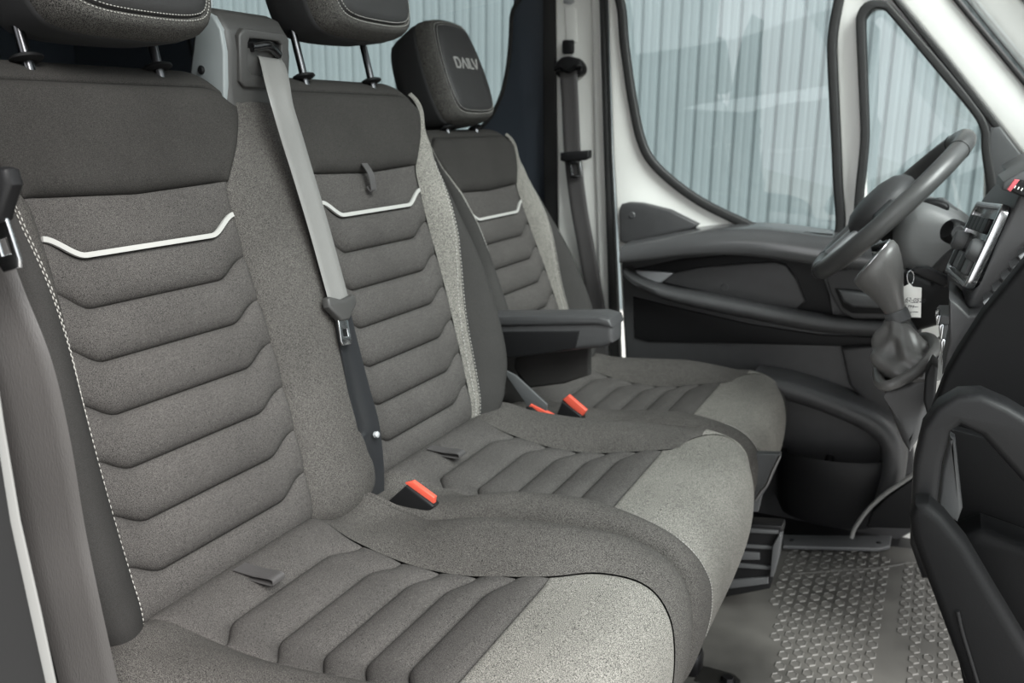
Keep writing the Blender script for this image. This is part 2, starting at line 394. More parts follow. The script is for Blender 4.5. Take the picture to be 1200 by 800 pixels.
CKF = curve1([(-.06, .1), (0, .20), (.08, .65), (.17, 1.12), (.26, 1.2), (.31, .95), (.36, .55), (.40, .20), (.44, .08), (.5, .05), (.8, .05)])
GX = [.072, .138, .197, .252, .308]
def cushion_sheet(origin):
    pts = [(-.06, -.060), (-.03, -.036), (.0, -.010), (.03, -.006), (.08, -.018), (.17, -.028), (.25, -.024), (.32, -.010), (.374, 0), (.43, .006), (.48, .000), (.512, -.022), (.530, -.06), (.533, -.11), (.525, -.16), (.505, -.215), (.47, -.235)]
    return Sheet(pts, origin, -1, -.08)
FLARE = curve1([(-.1, 0), (.370, 0), (.385, .006), (.40, .025), (.42, .060), (.45, .090), (.49, .094), (.54, .104), (.62, .122), (.9, .138)])
CFL = lambda s: CEDGE(s)+FLARE(s)
FB = lambda s, y: np.where(y > 0, -.030*np.clip(y/.26, 0, 1)**4*sstep((s-.40)/.18), 0)
def cushion(part, sh, yc, right=CEDGE):
    E0 = lambda s: -CEDGE(s)
    g = [lambda a, t=t: t+.026*sstep((np.abs(a)-.62)/.38) for t in GX]
    lb = lambda a: np.full_like(np.asarray(a, float), .378)
    for lo, hi in zip([lambda a: np.full_like(np.asarray(a, float), -.05)]+g, g+[lb]):
        piece('quilted_channel', sh, yc, E0, CEDGE, lo, hi, 'cloth', part, ds=.011, ws=.022, bulge=.003)
    fb = None if right is CEDGE else FB
    piece('front_panel', sh, yc, E0, right, lb, .80, 'light', part, ds=.004, ws=.010, bulge=.0, dy=.003, wy=.01, bump=fb)
def cush_bolster(part, sh, yc, side, width, cs, m='twill', row=False, name='side_bolster', edge=CEDGE, kk=1.0):
    Wf = lambda s: width-edge(s); CK_ = CKI if name == 'inner_bolster' else CK if edge is CEDGE else CKF
    cs = [(a, b*kk if b > 0 else b) for a, b in cs]
    cut = .80 if edge is CEDGE else .425; kc = (.034 if name == 'side_bolster' else .008) if edge is CEDGE else .006; fb = None if edge is CEDGE else FB
    o = flank(name, sh, yc, edge, side, cs, Wf, CK_, -.05, cut, m, part, nc=34, ns=90, corner=kc, bump=fb)
    if cut < .8: flank('front_side_panel', sh, yc, edge, side, cs, Wf, CK_, cut, .80, 'light', part, nc=34, ns=50, corner=kc, bump=fb)
    if row: stitches('stitching', flank_at(sh, yc, CEDGE, side, cs, Wf, CK_, np.linspace(.46, .66, 120), .10, .0006), 'thread', part, .003, .002, .0006)
    return o
def pull_loop(parent, c, s=1):
    """small folded cloth tab sticking out of the crease between backrest and cushion"""
    x, y, z = c
    return ribbon('pull_tab', [(x-.03, y, z+.004), (x, y, z+.004), (x+.028*s, y, z+.006), (x+.032*s, y, z+.002), (x+.026*s, y, z-.002), (x-.02, y, z-.003)], (0, 1, 0), .022, .0016, 'beltdark', parent, n=40)

def headrest(parent, sh, yc, lift, mp='hide', text=False, fwd=0.0, ky=1.0, kt=1.08, py=.093):
    """padded headrest: posts, sleeves, knit back and band, hide front panel with a dotted seam"""
    t0 = .612
    d = sh.P(.4, 0, 0)-sh.P(.3, 0, 0); d /= np.linalg.norm(d); q = np.array([d[2], 0, -d[0]])
    base = sh.P(.50, yc, 0)+d*(t0-.50)
    hc = base+d*(lift+.118)+q*(fwd-.010)
    ol = np.array([(-.085, -.104), (0, -.108), (.085, -.104), (.118, -.086), (.130, -.03), (.122, .04), (.100, .098), (.078, .112), (0, .118), (-.078, .112), (-.100, .098), (-.122, .04), (-.130, -.03), (-.118, -.086)])
    ol = spline(ol, 72, True)*np.array([ky, kt])
    def ring(k, n, kt=None): return np.array([hc+np.array([0, 1, 0])*p[0]*k+d*p[1]*(kt or k)+q*n for p in ol])
    def loft(name, rings, m, cap0=False, cap1=False):
        V, F = grid(np.array(rings), False, True); k = len(ol)
        if cap0: F.append(tuple(range(k))[::-1])
        if cap1: F.append(tuple((len(rings)-1)*k+i for i in range(k)))
        return mesh(name, V, F, m, h)
    core = [ring(.55, -.098), ring(.74, -.094), ring(.84, -.082), ring(.90, -.06), ring(.95, -.03), ring(.985, -.006), ring(.985, .006), ring(.96, .004)]
    V, F = grid(np.array(core), False, True); F.append(tuple(range(72))[::-1]); F.append(tuple(7*72+i for i in range(72)))
    h = mesh('headrest', V, F, 'hideside', parent)
    loft('front_band', [ring(.985, .003), ring(.992, .010), ring(.985, .022), ring(.95, .036), ring(.92, .042), ring(.88, .0445), ring(.85, .044), ring(.835, .040)], 'knit')
    loft('front_panel', [ring(.845, .040), ring(.835, .046), ring(.81, .050), ring(.74, .053), ring(.5, .0555), ring(.25, .0565), ring(.06, .057)], mp, cap1=True)
    for k, n in ((.872, .0455), (.825, .0482)):
        rr = ring(k, n); stitches('stitching', np.vstack([rr, rr[:1]]), 'thread', h, .0028, .0018, .0007)
    if True:
        for sy in (-py, py):
            b = base+np.array([0, sy, 0])-q*.020
            tube('post', [b-d*.02, b+d*(lift+.03)], .0062, mat('dark headrest post', (90, 90, 92), .3, metal=1), h, n=14)
            lathe('post_sleeve', [(.001, .004), (.012, .004), (.017, .002), (.018, -.001), (.014, -.004), (.001, -.004)], b+d*.012, d, 'plasticd', h, 24)
    if text:
        def stroke(pl, w=.0036):
            """one letter stroke as a raised flat bar polyline"""
            geo = []
            for (u0, v0), (u1, v1) in zip(pl[:-1], pl[1:]):
                e = np.array([u1-u0, v1-v0]); e = e/np.linalg.norm(e); pz = np.array([-e[1], e[0]])*w/2
                a0 = np.array([u0, v0])-e*w*.35; a1 = np.array([u1, v1])+e*w*.35
                c = [a0+pz, a1+pz, a1-pz, a0-pz]
                V = [hc+np.array([0, 1, 0])*p[0]+d*p[1]+q*n for n in (.0545, .0582) for p in c]
                geo.append((V, [(0, 1, 2, 3), (4, 5, 6, 7), (0, 1, 5, 4), (1, 2, 6, 5), (2, 3, 7, 6), (3, 0, 4, 7)]))
            return geo
        H = .0115; y0 = .012
        letters = [[[(-.052, y0-H), (-.052, y0+H), (-.038, y0+H), (-.031, y0+H*.4), (-.031, y0-H*.4), (-.038, y0-H), (-.052, y0-H)]],
                   [[(-.024, y0-H), (-.013, y0+H), (-.002, y0-H)]],
                   [[(.006, y0-H), (.006, y0+H)]],
                   [[(.015, y0+H), (.015, y0-H), (.026, y0-H)]],
                   [[(.031, y0+H), (.041, y0-H*.9), (.044, y0-H*.9), (.054, y0+H)]]]
        for l in letters:
            V, F = join([g for pl in l for g in stroke(pl)]); mesh('embroidered_letter', V, F, 'strip', h, False)
    return h

# ================================================================== the setting
FZ = -.02
YD = 1.50                                                            # inner skin of the driver's door
ground = mesh('ground', [(-14, -14, -.75), (16, -14, -.75), (16, 12, -.75), (-14, 12, -.75)], [(0, 1, 2, 3)], 'concrete', None, False)
tag(ground, 'pale concrete yard outside the van', kind='structure')
# corrugated building outside
def corrugated():
    xs = []; zs = []
    p = .168; x = -11.0
    while x < 7:
        xs += [x, x+.012, x+.028, x+.075, x+.085, x+.100, x+.110, x+p-.016]; zs += [0, 0, .022, .024, .020, .020, .024, .022]; x += p
    P = np.array([[(a, 7.0-b, z) for z in (-.75, 6.5)] for a, b in zip(xs, zs)])
    V, F = grid(P); k = len(V); V = list(V)+[(xs[0], 7.12, -.75), (xs[0], 7.12, 6.5), (xs[-1], 7.12, -.75), (xs[-1], 7.12, 6.5)]
    F = F+[(k, k+1, k+3, k+2)]
    return V, F
V, F = corrugated(); w = mesh('wall_outside', V, F, 'sheet', None, False); tag(w, 'pale blue grey corrugated metal wall of the building outside', kind='structure')

# cab shell
fl = box('floor', (-.55, .58, FZ-.03), (3.6, 2.1, .06), 'plasticd', None, .005); tag(fl, 'dark cab floor under the seats', kind='structure')
rf = box('ceiling', (-.90, .58, 1.72), (2.7, 2.2, .05), 'headliner', None, .02); tag(rf, 'pale grey headliner of the cab', kind='structure')
rw = box('wall_rear', (-2.2, .58, .8), (.05, 2.2, 1.8), 'navy', None, .01); tag(rw, 'dark rear wall of the van', kind='structure')
rr = box('wall_right', (-1.27, -.46, .8), (1.9, .04, 1.8), 'navy', None, .01); tag(rr, 'dark side wall behind the passenger door', kind='structure')

# left side behind the driver: dark trim with a big window
YR = 1.62
wl = empty('wall_left', (0, YR, 0)); tag(wl, 'dark blue black side trim around the rear window', kind='structure')
tl = at(230, 0, y=YR); 
def inset2(p, d, n=160):
    p = spline(np.array(p), n, True); t = np.roll(p, -1, 0)-np.roll(p, 1, 0); t /= np.linalg.norm(t, axis=1)[:, None]+1e-9
    ar = np.sum(p[:, 0]*np.roll(p[:, 1], -1)-np.roll(p[:, 0], -1)*p[:, 1]); return p+np.stack([-t[:, 1], t[:, 0]], 1)*d*(1 if ar > 0 else -1)
win = xz([(604, -60), (604, 20), (601, 70), (593, 110), (578, 140), (555, 160), (520, 172), (440, 178), (270, 180), (256, 170), (246, 150), (240, -60)], YR)
plate('window_surround', [[(-2.2, -.02), (xz([(650, 300)], YR)[0][0], -.02), (xz([(640, 0)], YR)[0][0]+.0, 1.7), (-2.2, 1.7)], win], (0, YR, 0), 'xz', .03, .004, 'navy', wl)
plate('window_seal', [spline(win, 160, True), inset2(win, .012)], (0, YR-.014, 0), 'xz', .008, .002, 'rubber', wl)
gp = plate('window_1', win, (0, YR+.03, 0), 'xz', .004, .0005, 'glass'); tag(gp, 'large rear side window pane behind the headrests', kind='structure')

# white B pillar with its seal
pl = empty('trim_1', tuple(at(680, 300, y=1.56))); tag(pl, 'white painted pillar behind the driver with a dark door seal', kind='structure')
slab('pillar_edge', [(636, -80), (650, -80), (652, 120), (664, 330), (664, 470), (640, 470), (636, 120)], 1.575, 1.60, .004, 'rubber', pl)
slab('pillar_face', [(649, -80), (703, -80), (708, 120), (724, 470), (655, 470), (652, 200)], 1.56, 1.62, .010, 'white', pl)
slab('pillar_flange', [(690, -80), (703, -80), (708, 120), (724, 470), (706, 470), (697, 200)], 1.545, 1.57, .008, 'white', pl)
slab('door_seal', [(699, -80), (707, -80), (714, 180), (722, 340), (728, 470), (716, 470), (711, 300), (706, 150)], 1.515, 1.545, .006, 'rubber', pl)
slab('slot_cover', [(662, 8), (672, 8), (675, 11), (676, 50), (664, 50), (661, 12)], 1.556, 1.562, .002, 'white', pl)
slab('screw_cap', [(660, -3), (671, -3), (673, 2), (668, 5), (660, 4)], 1.553, 1.562, .002, 'silver', pl)
box('adjuster', tuple(at(666, 55, y=1.55)), (.030, .02, .035), 'plasticd', pl, .004)

# ------------------------------------------------------------------ driver's door
door = empty('door_1', tuple(at(850, 620, y=YD))); tag(door, 'driver door with white frame, charcoal trim panel and map pocket', kind='structure')
W1 = [(722, -120), (726, 20), (732, 80), (740, 130), (748, 165), (760, 190), (785, 215), (820, 240), (862, 261), (890, 272), (940, 276), (986, 278), (986, 200), (980, 60), (976, -120)]
W2 = [(1008, 20), (1010, 10), (1018, 3), (1033, 3), (1042, 9), (1100, 78), (1140, 125), (1152, 145), (1154, 165), (1152, 270), (1018, 290), (1012, 150)]
slab('frame', [[(710, -160), (712, 0), (718, 180), (732, 412), (740, 700), (1250, 700), (1250, 240), (1160, 130), (1050, -10), (930, -160)], W1, W2], YD, YD+.06, .006, 'white', door)
def inset(pts, d, y, n=140):
    p = spline(np.array(xz(pts, y)), n, True); t = np.roll(p, -1, 0)-np.roll(p, 1, 0); t /= np.linalg.norm(t, axis=1)[:, None]+1e-9
    nn = np.stack([-t[:, 1], t[:, 0]], 1); ar = .5*np.sum(p[:, 0]*np.roll(p[:, 1], -1)-np.roll(p[:, 0], -1)*p[:, 1])
    return p, p+nn*d*(1 if ar > 0 else -1)
slab('quarter_seal', [spline([(1003, 34), (1005, 14), (1015, 2), (1034, 0), (1046, 8), (1106, 76), (1148, 129), (1158, 147), (1161, 170), (1160, 290), (1012, 300), (1008, 150)], 120, True), spline([(1014, 34), (1016, 19), (1023, 11), (1033, 10), (1041, 16), (1098, 84), (1137, 131), (1148, 150), (1150, 170), (1147, 280), (1021, 290), (1018, 150)], 120, True)], YD-.034, YD+.01, .004, 'rubber', door)
for nm, w_, g in (('window_seal', W1, 'window pane in the driver door'),):
    a, b = inset(w_, .020, YD-.004); a2, _ = inset(w_, .0, YD-.004)
    plate(nm, [a+(a-b)*.12, b], (0, YD-.006, 0), 'xz', .022, .006, 'rubber', door)
g1 = slab('window_2', W1, YD+.03, YD+.034, .0005, 'glass'); tag(g1, 'clear pane of the driver door behind the steering wheel', kind='structure')
g2 = slab('window_3', W2, YD+.03, YD+.034, .0005, 'glass'); tag(g2, 'small triangular quarter pane ahead of the driver door window', kind='structure')

# trim panel: lower main board, upper cover, armrest ledge, recess, pocket
slab('panel_board', [(727, 290), (800, 276), (862, 270), (985, 290), (1060, 300), (1075, 620), (1040, 640), (740, 700), (733, 412)], YD-.020, YD+.01, .006, 'plastic', door, None)
cov = slab('corner_cover', [(725, 246), (728, 239), (736, 237), (752, 238), (784, 246), (818, 263), (812, 268), (790, 273), (760, 279), (732, 285), (726, 282)], YD-.035, YD-.005, .005, 'plastic', door)
c = at(740.5, 252, y=YD-.035); lathe('cap', [(.0001, .002), (.007, .002), (.009, 0), (.009, -.004)], c, (0, -1, 0), 'plastic', cov, 20)
# ledge swept along the door: rounded profile, top faces up
led = np.array([at(a, b, y=YD-.105) for a, b in [(727, 297), (760, 292), (800, 286), (840, 283), (880, 283), (920, 287), (955, 292), (990, 296), (1030, 300)]])
led = spline(led, 50)
prof = [(.100, .030), (.05, .027), (.010, .022), (-.004, .012), (-.010, -.004), (-.010, -.022), (-.004, -.030), (.02, -.030), (.100, -.022)]
k = np.interp(np.linspace(0, 1, 50), [0, .25, .6, 1], [.8, 1.0, 1.2, 1.2])
P = np.array([[led[i]+np.array([0, a*k[i], b*k[i]]) for a, b in prof] for i in range(50)])
V, F = grid(P, False, True); n_ = len(prof); F += [tuple(range(n_))[::-1], tuple(49*n_+i for i in range(n_))]
mesh('upper_ledge', V, F, mat('smooth ledge plastic', (70, 70, 71), .18, spec=.8, bump=.1, bscale=700), door, True, 60)
slab('window_switch_inset', [(912, 276), (924, 270), (975, 275), (978, 283), (940, 281)], YD-.062, YD-.03, .003, 'plasticd', door)
# black plate painting in the shade of the recess, and its smooth cover
slab('recess', [(738, 316), (800, 303), (870, 297), (935, 300), (958, 310), (972, 345), (976, 372), (900, 366), (820, 348), (760, 336)], YD-.024, YD+.0, .003, 'plasticd', door)
rc = slab('recess_cover', [(775, 331), (787, 320), (820, 313), (875, 308), (908, 306), (921, 310), (934, 327), (944, 353), (932, 364), (895, 358), (825, 343)], YD-.034, YD-.01, .006, 'plastic', door)
c = at(849, 337, y=YD-.034); lathe('cap', [(.0001, .002), (.008, .002), (.010, 0), (.010, -.004)], c, (0, -1, 0), 'plastic', rc, 20)
slab('grab_lip', [(744, 317), (765, 318), (789, 320), (775, 331), (762, 333), (752, 327)], YD-.040, YD-.012, .004, 'silver', door)
# lower armrest bar sweeping down to the front
bar = spline(np.array([at(a, b, y=YD-.07) for a, b in [(732, 318), (745, 329), (775, 342), (820, 352), (870, 362), (920, 372), (970, 380), (1030, 384), (1080, 386)]]), 50)
prof = [(.06, .014), (.02, .020), (0, .016), (-.012, .004), (-.010, -.014), (.004, -.022), (.06, -.018)]
P = np.array([[bar[i]+np.array([0, a, b*(.6+.4*min(1, i/15))]) for a, b in prof] for i in range(50)])
V, F = grid(P, False, True); n_ = len(prof); F += [tuple(range(n_))[::-1], tuple(49*n_+i for i in range(n_))]
mesh('armrest_bar', V, F, 'plastic', door, True, 60)
slab('under_recess', [(742, 348), (800, 362), (880, 380), (960, 392), (1050, 396), (1050, 408), (960, 405), (760, 400), (744, 395)], YD-.026, YD, .003, 'plasticd', door)
# opener bezel with lever
bz = slab('opener_bezel', [(966, 320), (1000, 312), (1060, 316), (1060, 374), (1000, 374), (985, 366), (973, 345)], YD-.075, YD-.02, .006, 'plastic', door)
slab('opener_dish', [(978, 338), (1040, 342), (1040, 368), (998, 367), (987, 360)], YD-.080, YD-.05, .003, 'plasticd', bz)
slab('opener_lever', [(982, 340), (1000, 342), (1045, 350), (1045, 362), (1000, 360), (988, 354)], YD-.095, YD-.075, .006, 'plasticg', bz)
# lower moulding and bucket-shaped pocket
slab('kick_panel', [(985, 408), (1060, 402), (1080, 480), (1052, 498), (1020, 478), (995, 452)], YD-.045, YD-.01, .010, 'plastic', door)
rimp = spline(np.array([at(a, b, y=YD-.12) for a, b in [(880, 452), (915, 458), (955, 470), (1000, 488), (1032, 507), (1045, 532), (1043, 565), (1030, 600)]]), 60)
prof = [(.11, .030), (.05, .030), (.008, .022), (-.004, .006), (-.002, -.012), (.016, -.026), (.05, -.03), (.11, -.03)]
t_ = np.gradient(rimp, axis=0); t_ /= np.linalg.norm(t_, axis=1)[:, None]
P = np.array([[rimp[i]+np.array([0, a, 0])+b*np.cross([0, -1, 0], t_[i])*-1 for a, b in prof] for i in range(60)])
V, F = grid(P, False, True); n_ = len(prof); F += [tuple(range(n_))[::-1], tuple(59*n_+i for i in range(n_))]
mesh('pocket_surround', V, F, 'plastic', door, True, 60)
# bucket
c0 = np.array([.585, YD-.05, 0])
an = np.linspace(0, math.pi, 40)
def brow(rx, ry, z, tilt=0): return [(c0[0]-rx*math.cos(a), c0[1]-ry*math.sin(a)**.75, z+tilt*(-rx*math.cos(a))) for a in an]
P = np.array([brow(.118, .07, .14), brow(.124, .082, .195, .05), brow(.132, .092, .202, .05), brow(.136, .096, .192, .05), brow(.134, .095, .150), brow(.128, .092, .06), brow(.115, .084, .03), brow(.05, .04, .028)])
V, F = grid(P); o = mesh('bottle_pocket', V, F, 'plasticd', door, True, 60); md = o.modifiers.new('s', 'SOLIDIFY'); md.thickness = .003
for a, b, r in ((917, 532, .010), (971, 540, .011)):
    p = at(a, b+8, y=YD-.09); lathe('pocket_peg', [(r*.6, .034), (r*.9, .032), (r, .026), (r*.9, -.03)], p, (0, 0, 1), 'plasticd', door, 20)

# A pillar and windscreen
ap = empty('trim_2', tuple(at(1160, 120, y=1.40))); tag(ap, 'white painted windscreen pillar slanting down to the dashboard', kind='structure')
slab('pillar_face', [(930, -160), (1035, -160), (1122, 0), (1200, 96), (1260, 170), (1260, 260), (1200, 186), (1110, 72), (1047, -4)], 1.475, 1.53, .012, 'white', ap)
slab('screen_seal', [(1030, -160), (1038, -160), (1122, -4), (1204, 94), (1262, 166), (1258, 172), (1200, 100), (1117, 0)], 1.465, 1.50, .003, 'rubber', ap)
slab('pillar_gap', [(925, -160), (936, -160), (1049, -6), (1113, 70), (1204, 186), (1262, 256), (1262, 270), (1200, 196), (1108, 78), (1044, -2)], 1.472, 1.50, .003, 'rubber', ap)
slab('lower_trim', [(1160, 150), (1172, 148), (1204, 190), (1204, 300), (1150, 300), (1157, 200)], 1.47, 1.49, .004, 'plasticg', ap)
ws0 = at(1122, -4, y=1.46); ws1 = at(1262, 166, y=1.46)
dw = ws1-ws0; ws0 = ws0-dw*1.6; ws1 = ws1+dw*.6
nv = np.array([-dw[2], 0, dw[0]]); nv /= np.linalg.norm(nv)
V = [ws0, ws1, ws1+[0, -1.8, 0], ws0+[0, -1.8, 0]]; V = V+[v+nv*.005 for v in V]
g3 = mesh('window_4', V, [(0, 1, 2, 3), (7, 6, 5, 4), (0, 1, 5, 4), (1, 2, 6, 5), (2, 3, 7, 6), (3, 0, 4, 7)], 'glass', None, False); tag(g3, 'sloping windscreen pane above the dashboard', kind='structure')

# ================================================================== passenger bench
TH = .2488; BO = (0, 0, .45)
bench = empty('passenger_bench', (.15, .24, FZ)); tag(bench, 'charcoal cloth double passenger bench with quilted backs and two headrests', 'seat')
bs = back_sheet(BO, TH); cs = cushion_sheet(BO)
DY = .48
ob = shell('outer_backrest', bs, lambda s: -OUTER(s), .24, -.06, .745, -.014, -.11, 'side', bench)
mb = shell('middle_backrest', bs, .24, lambda s: DY+OUTER(s), -.06, .745, -.014, -.11, 'side', bench)
quilted_back(ob, bs, 0); quilted_back(mb, bs, DY)
bolster(ob, bs, 0, -1, 'twill'); bolster(mb, bs, DY, 1)
def centre_bump(s, y):
    a = np.clip((y-EDGE(s))/(DY-2*EDGE(s)+1e-6), 0, 1); return .030*np.interp(s, [-.05, .1, .3, .45, .56], [.8, 1, .9, .55, .2])*np.sin(math.pi*a)**.8
piece('centre_panel', bs, 0, EDGE, lambda s: DY-EDGE(s), -.05, .575, 'twill', ob, ds=.002, ws=.01, dy=.004, wy=.012, bump=centre_bump)
oc = shell('outer_cushion', cs, -.235, .225, -.05, .80, -.032, -.08, 'side', bench)
mc = shell('middle_cushion', cs, .275, .715, -.05, .80, -.032, -.08, 'side', bench)
cushion(oc, cs, 0); cushion(mc, cs, DY, CFL)
cush_bolster(oc, cs, 0, -1, .262, CUSH_CS, kk=.8); cush_bolster(oc, cs, 0, 1, .252, CEN_CS, name='inner_bolster')
cush_bolster(mc, cs, DY, -1, .228, CEN_CS, name='inner_bolster', row=True); cush_bolster(mc, cs, DY, 1, .262, CUSH_CS, edge=CFL, kk=.62)
pull_loop(oc, (.048, -.018, .446)); pull_loop(mc, (.048, .445, .446))
p_ = bs.P(.458, DY-.02, .004); ribbon('pull_tab', [p_+[.0, .0, .02], p_+[.012, .0, .004], p_+[.016, .002, -.020], p_+[.014, .002, -.024], p_+[.008, 0, -.016]], (0, 1, 0), .016, .0016, 'beltdark', mb, n=30)
headrest(bench, bs, .008, .020, fwd=.045, ky=.97); headrest(bench, bs, DY+.008, .056, fwd=.045, ky=.96)
# belt tower between the two backs
tw = slab('belt_tower', [(269, 131), (266, 100), (267, 60), (264, 35), (252, 14), (240, 8), (228, 14), (222, 50), (216, 110), (222, 131)], .19, .325, .012, 'tower', bench)
slab('side_cover', [(262, 118), (262, 60), (258, 34), (249, 18), (240, 13), (232, 18), (227, 50), (221, 100), (222, 118)], .186, .20, .003, mat('pale grey tower cover', (128, 133, 134), .45), tw)
c = at(236, 82, y=.186); lathe('screw', [(.0001, .003), (.004, .003), (.0062, .001), (.0062, -.002)], c, (0, -1, 0), 'plasticd', tw, 18)
# front escutcheon and slot, on the tower's front face
f0 = at(268, 95, y=.195); f1 = at(268, 45, y=.195); up = f1-f0; up /= np.linalg.norm(up); fn = np.array([up[2], 0, -up[0]])
if fn[0] < 0: fn = -fn
fc = at(268, 62, y=.195); fc = fc + np.array([0, .064, 0])
AX = ((0, 1, 0), tuple(up), tuple(fn))
plate('slot_bezel', [[(-.050, -.036), (-.040, -.044), (.046, -.044), (.052, -.036), (.052, .026), (.044, .034), (-.042, .034), (-.052, .024)], [(-.034, -.018), (-.024, -.026), (.036, -.026), (.036, .018), (.028, .022), (-.030, .022), (-.034, .016)]], fc+fn*.002, AX, .012, .003, 'tower', tw)
plate('slot_dark', [(-.036, -.028), (.038, -.028), (.038, .024), (-.036, .024)], fc-fn*.002, AX, .008, .001, 'gloss', tw)
tube('slot_roller', [fc+np.array([0, -.026, 0])+up*.010+fn*.006, fc+np.array([0, .004, 0])+up*.014+fn*.010, fc+np.array([0, .030, 0])+up*.004+fn*.006], .0065, 'gloss', tw, n=12, sm=20)
# under-frame of the bench
uf = box('seat_base', (.20, .24, .12), (.36, .86, .26), 'plasticd', bench, .02)
for a, b in ((.47, .70), (.47, .05)):
    br = box('foot_bracket', (a-.05, b, FZ+.03), (.06, .045, .05), 'steeld', bench, .012)
    lathe('bolt', [(.0001, .012), (.010, .012), (.011, .004), (.017, .003), (.017, 0)], (a+.03, b, FZ+.004), (0, 0, 1), 'steeld', br, 6)
    plate('foot_tab', [(a-.03, b-.03), (a+.035, b-.03), (a+.052, b-.015), (a+.055, b), (a+.052, b+.015), (a+.035, b+.03), (a-.03, b+.03)], (0, 0, FZ+.003), 'xy', .006, .002, 'steeld', br)

# ================================================================== driver's seat
DO = (-.045, 1.12, .39); DT = .3714
drv = empty('driver_seat', (.1, 1.12, FZ)); tag(drv, 'single charcoal driver seat with lettered headrest and fold-down armrest', 'seat')
ds_ = back_sheet(DO, DT); dc = cushion_sheet(DO)
db = shell('backrest', ds_, lambda s: -OUTER(s), OUTER, -.06, .745, -.014, -.11, 'side', drv)
quilted_back(db, ds_, 0)
for sd_ in (-1, 1): bolster(db, ds_, 0, sd_)
dcu = shell('cushion', dc, -.235, .235, -.05, .80, -.012, -.07, 'side', drv)
cushion(dcu, dc, 0, CFL)
cush_bolster(dcu, dc, 0, -1, .262, CUSH_CS, kk=.6, row=True); cush_bolster(dcu, dc, 0, 1, .262, CUSH_CS, edge=CFL, kk=.9)
headrest(drv, ds_, 0, .012, text=True, ky=.88, kt=1.1, py=.07)
arm = slab('armrest', [(560, 373), (600, 371), (690, 371), (710, 373), (717, 382), (717, 402), (706, 408), (682, 410), (640, 415), (560, 425)], .80, .865, .010, 'plastic', drv)
slab('armrest_side', [(565, 389), (679, 388), (674, 408), (640, 414), (565, 423)], .797, .81, .002, 'plasticd', arm)
slab('armrest_pad', [(558, 371), (700, 370), (714, 374), (717, 384), (700, 381), (558, 383)], .794, .87, .006, 'plastic', arm)
slab('bolster_cloth_slab', [(612, 405), (690, 405), (690, 440), (660, 450), (620, 455), (600, 430)], .88, .90, .006, 'side', drv)  # added slab of side cloth standing for the driver's near bolster
box('seat_base', (.18, 1.14, .10), (.36, .30, .26), 'plasticd', drv, .02)

# ================================================================== seat belts
def on_back(px, py, n, o=BO, th=TH):
    q = np.array([math.cos(th), 0, math.sin(th)]); d = _fw+_r*(px-600)/FPX-_u*(py-400)/FPX
    p0 = np.array([o[0], 0, o[2]])+q*n; return CAM+d*(((p0-CAM)@q)/(d@q))
def tongue(parent, c, a, b, m='plasticd', s=1.0):
    """belt tongue: moulded head across the webbing (axis a) and a steel latch plate pointing along b"""
    a = a/np.linalg.norm(a); b = b-a*(a@b); b /= np.linalg.norm(b); n = np.cross(a, b)
    if n[1] > 0: n = -n
    ax = (tuple(a), tuple(b), tuple(n))
    h = plate('tongue_head', np.array([(-.034, -.012), (-.028, -.015), (0, -.009), (.028, -.015), (.034, -.012), (.034, .000), (.018, .014), (.010, .022), (-.010, .022), (-.018, .014), (-.034, .0)])*s, c+n*.004, ax, .014*s, .004*s, m, parent)
    plate('latch_plate', [np.array([(-.011, .012), (.011, .012), (.013, .052), (.010, .058), (-.010, .058), (-.013, .052)])*s, np.array([(-.006, .034), (.006, .034), (.006, .046), (-.006, .046)])*s], c+n*.004, ax, .003*s, .0008*s, 'chrome', h)
    return h
# middle belt: from the tower down across the middle backrest
b1 = empty('seat_belt', tuple(on_back(440, 590, .02))); tag(b1, 'light grey seat belt hanging from the tower across the middle backrest', 'seat belt')
s0 = fc+fn*.012+np.array([0, .010, 0])
pts = [s0-fn*.020, s0-up*.006, on_back(330, 120, .052), on_back(351, 190, .046), on_back(372, 260, .042), on_back(390, 325, .040), on_back(400, 362, .040)]
wy = np.array([0, 1, 0.]); wt = np.array([0, .97, .10])
ribbon('webbing', pts, wy, .047, .0016, 'belt', b1, cup=.0015)
c = on_back(401, 358, .045); tongue(b1, c, np.array([0, 1., -.12]), on_back(412, 398, .045)-on_back(401, 358, .045), 'tower')
pts = [on_back(400, 362, .034), on_back(410, 410, .030), on_back(421, 460, .028), on_back(431, 500, .026), on_back(437, 540, .022), on_back(441, 575, .014), on_back(442, 610, .0)]
ribbon('lower_sheath', pts, wy, [.036, .044, .052, .056, .052, .040, .026], .004, 'sheath', b1, cup=.003)
c = on_back(442, 509, .036); lathe('stop_button', [(.0001, .003), (.0035, .0025), (.005, .001), (.005, -.004)], c, (math.cos(TH), 0, math.sin(TH)), 'silver', b1, 18)
# outer passenger belt, close to the camera at the door pillar
b2 = empty('seat_belt', tuple(at(110, 820, y=-.30))); tag(b2, 'wide grey seat belt strap beside the outer passenger backrest, nearest the viewer', 'seat belt')
pts = [at(-60, 150, y=-.325), at(-40, 260, y=-.32), at(-10, 345, y=-.315), at(24, 430, y=-.31), at(46, 520, y=-.305), at(64, 620, y=-.30), at(83, 710, y=-.30), at(104, 800, y=-.295), at(118, 860, y=-.29), at(124, 930, y=-.285)]
ribbon('webbing', pts, [(.75, .6, .1)]*10, .050, .0016, mat('dark brown grey webbing', (64, 62, 61), .4, bump=.35, bscale=900, aniso=(1, 1, .2)), b2, n=90, cup=.002)  # one even dark brown grey along the whole strap
c = at(-6, 228, y=-.335); tongue(b2, c, np.array([.9, 0, .25]), at(10, 300, y=-.335)-at(-4, 225, y=-.335))
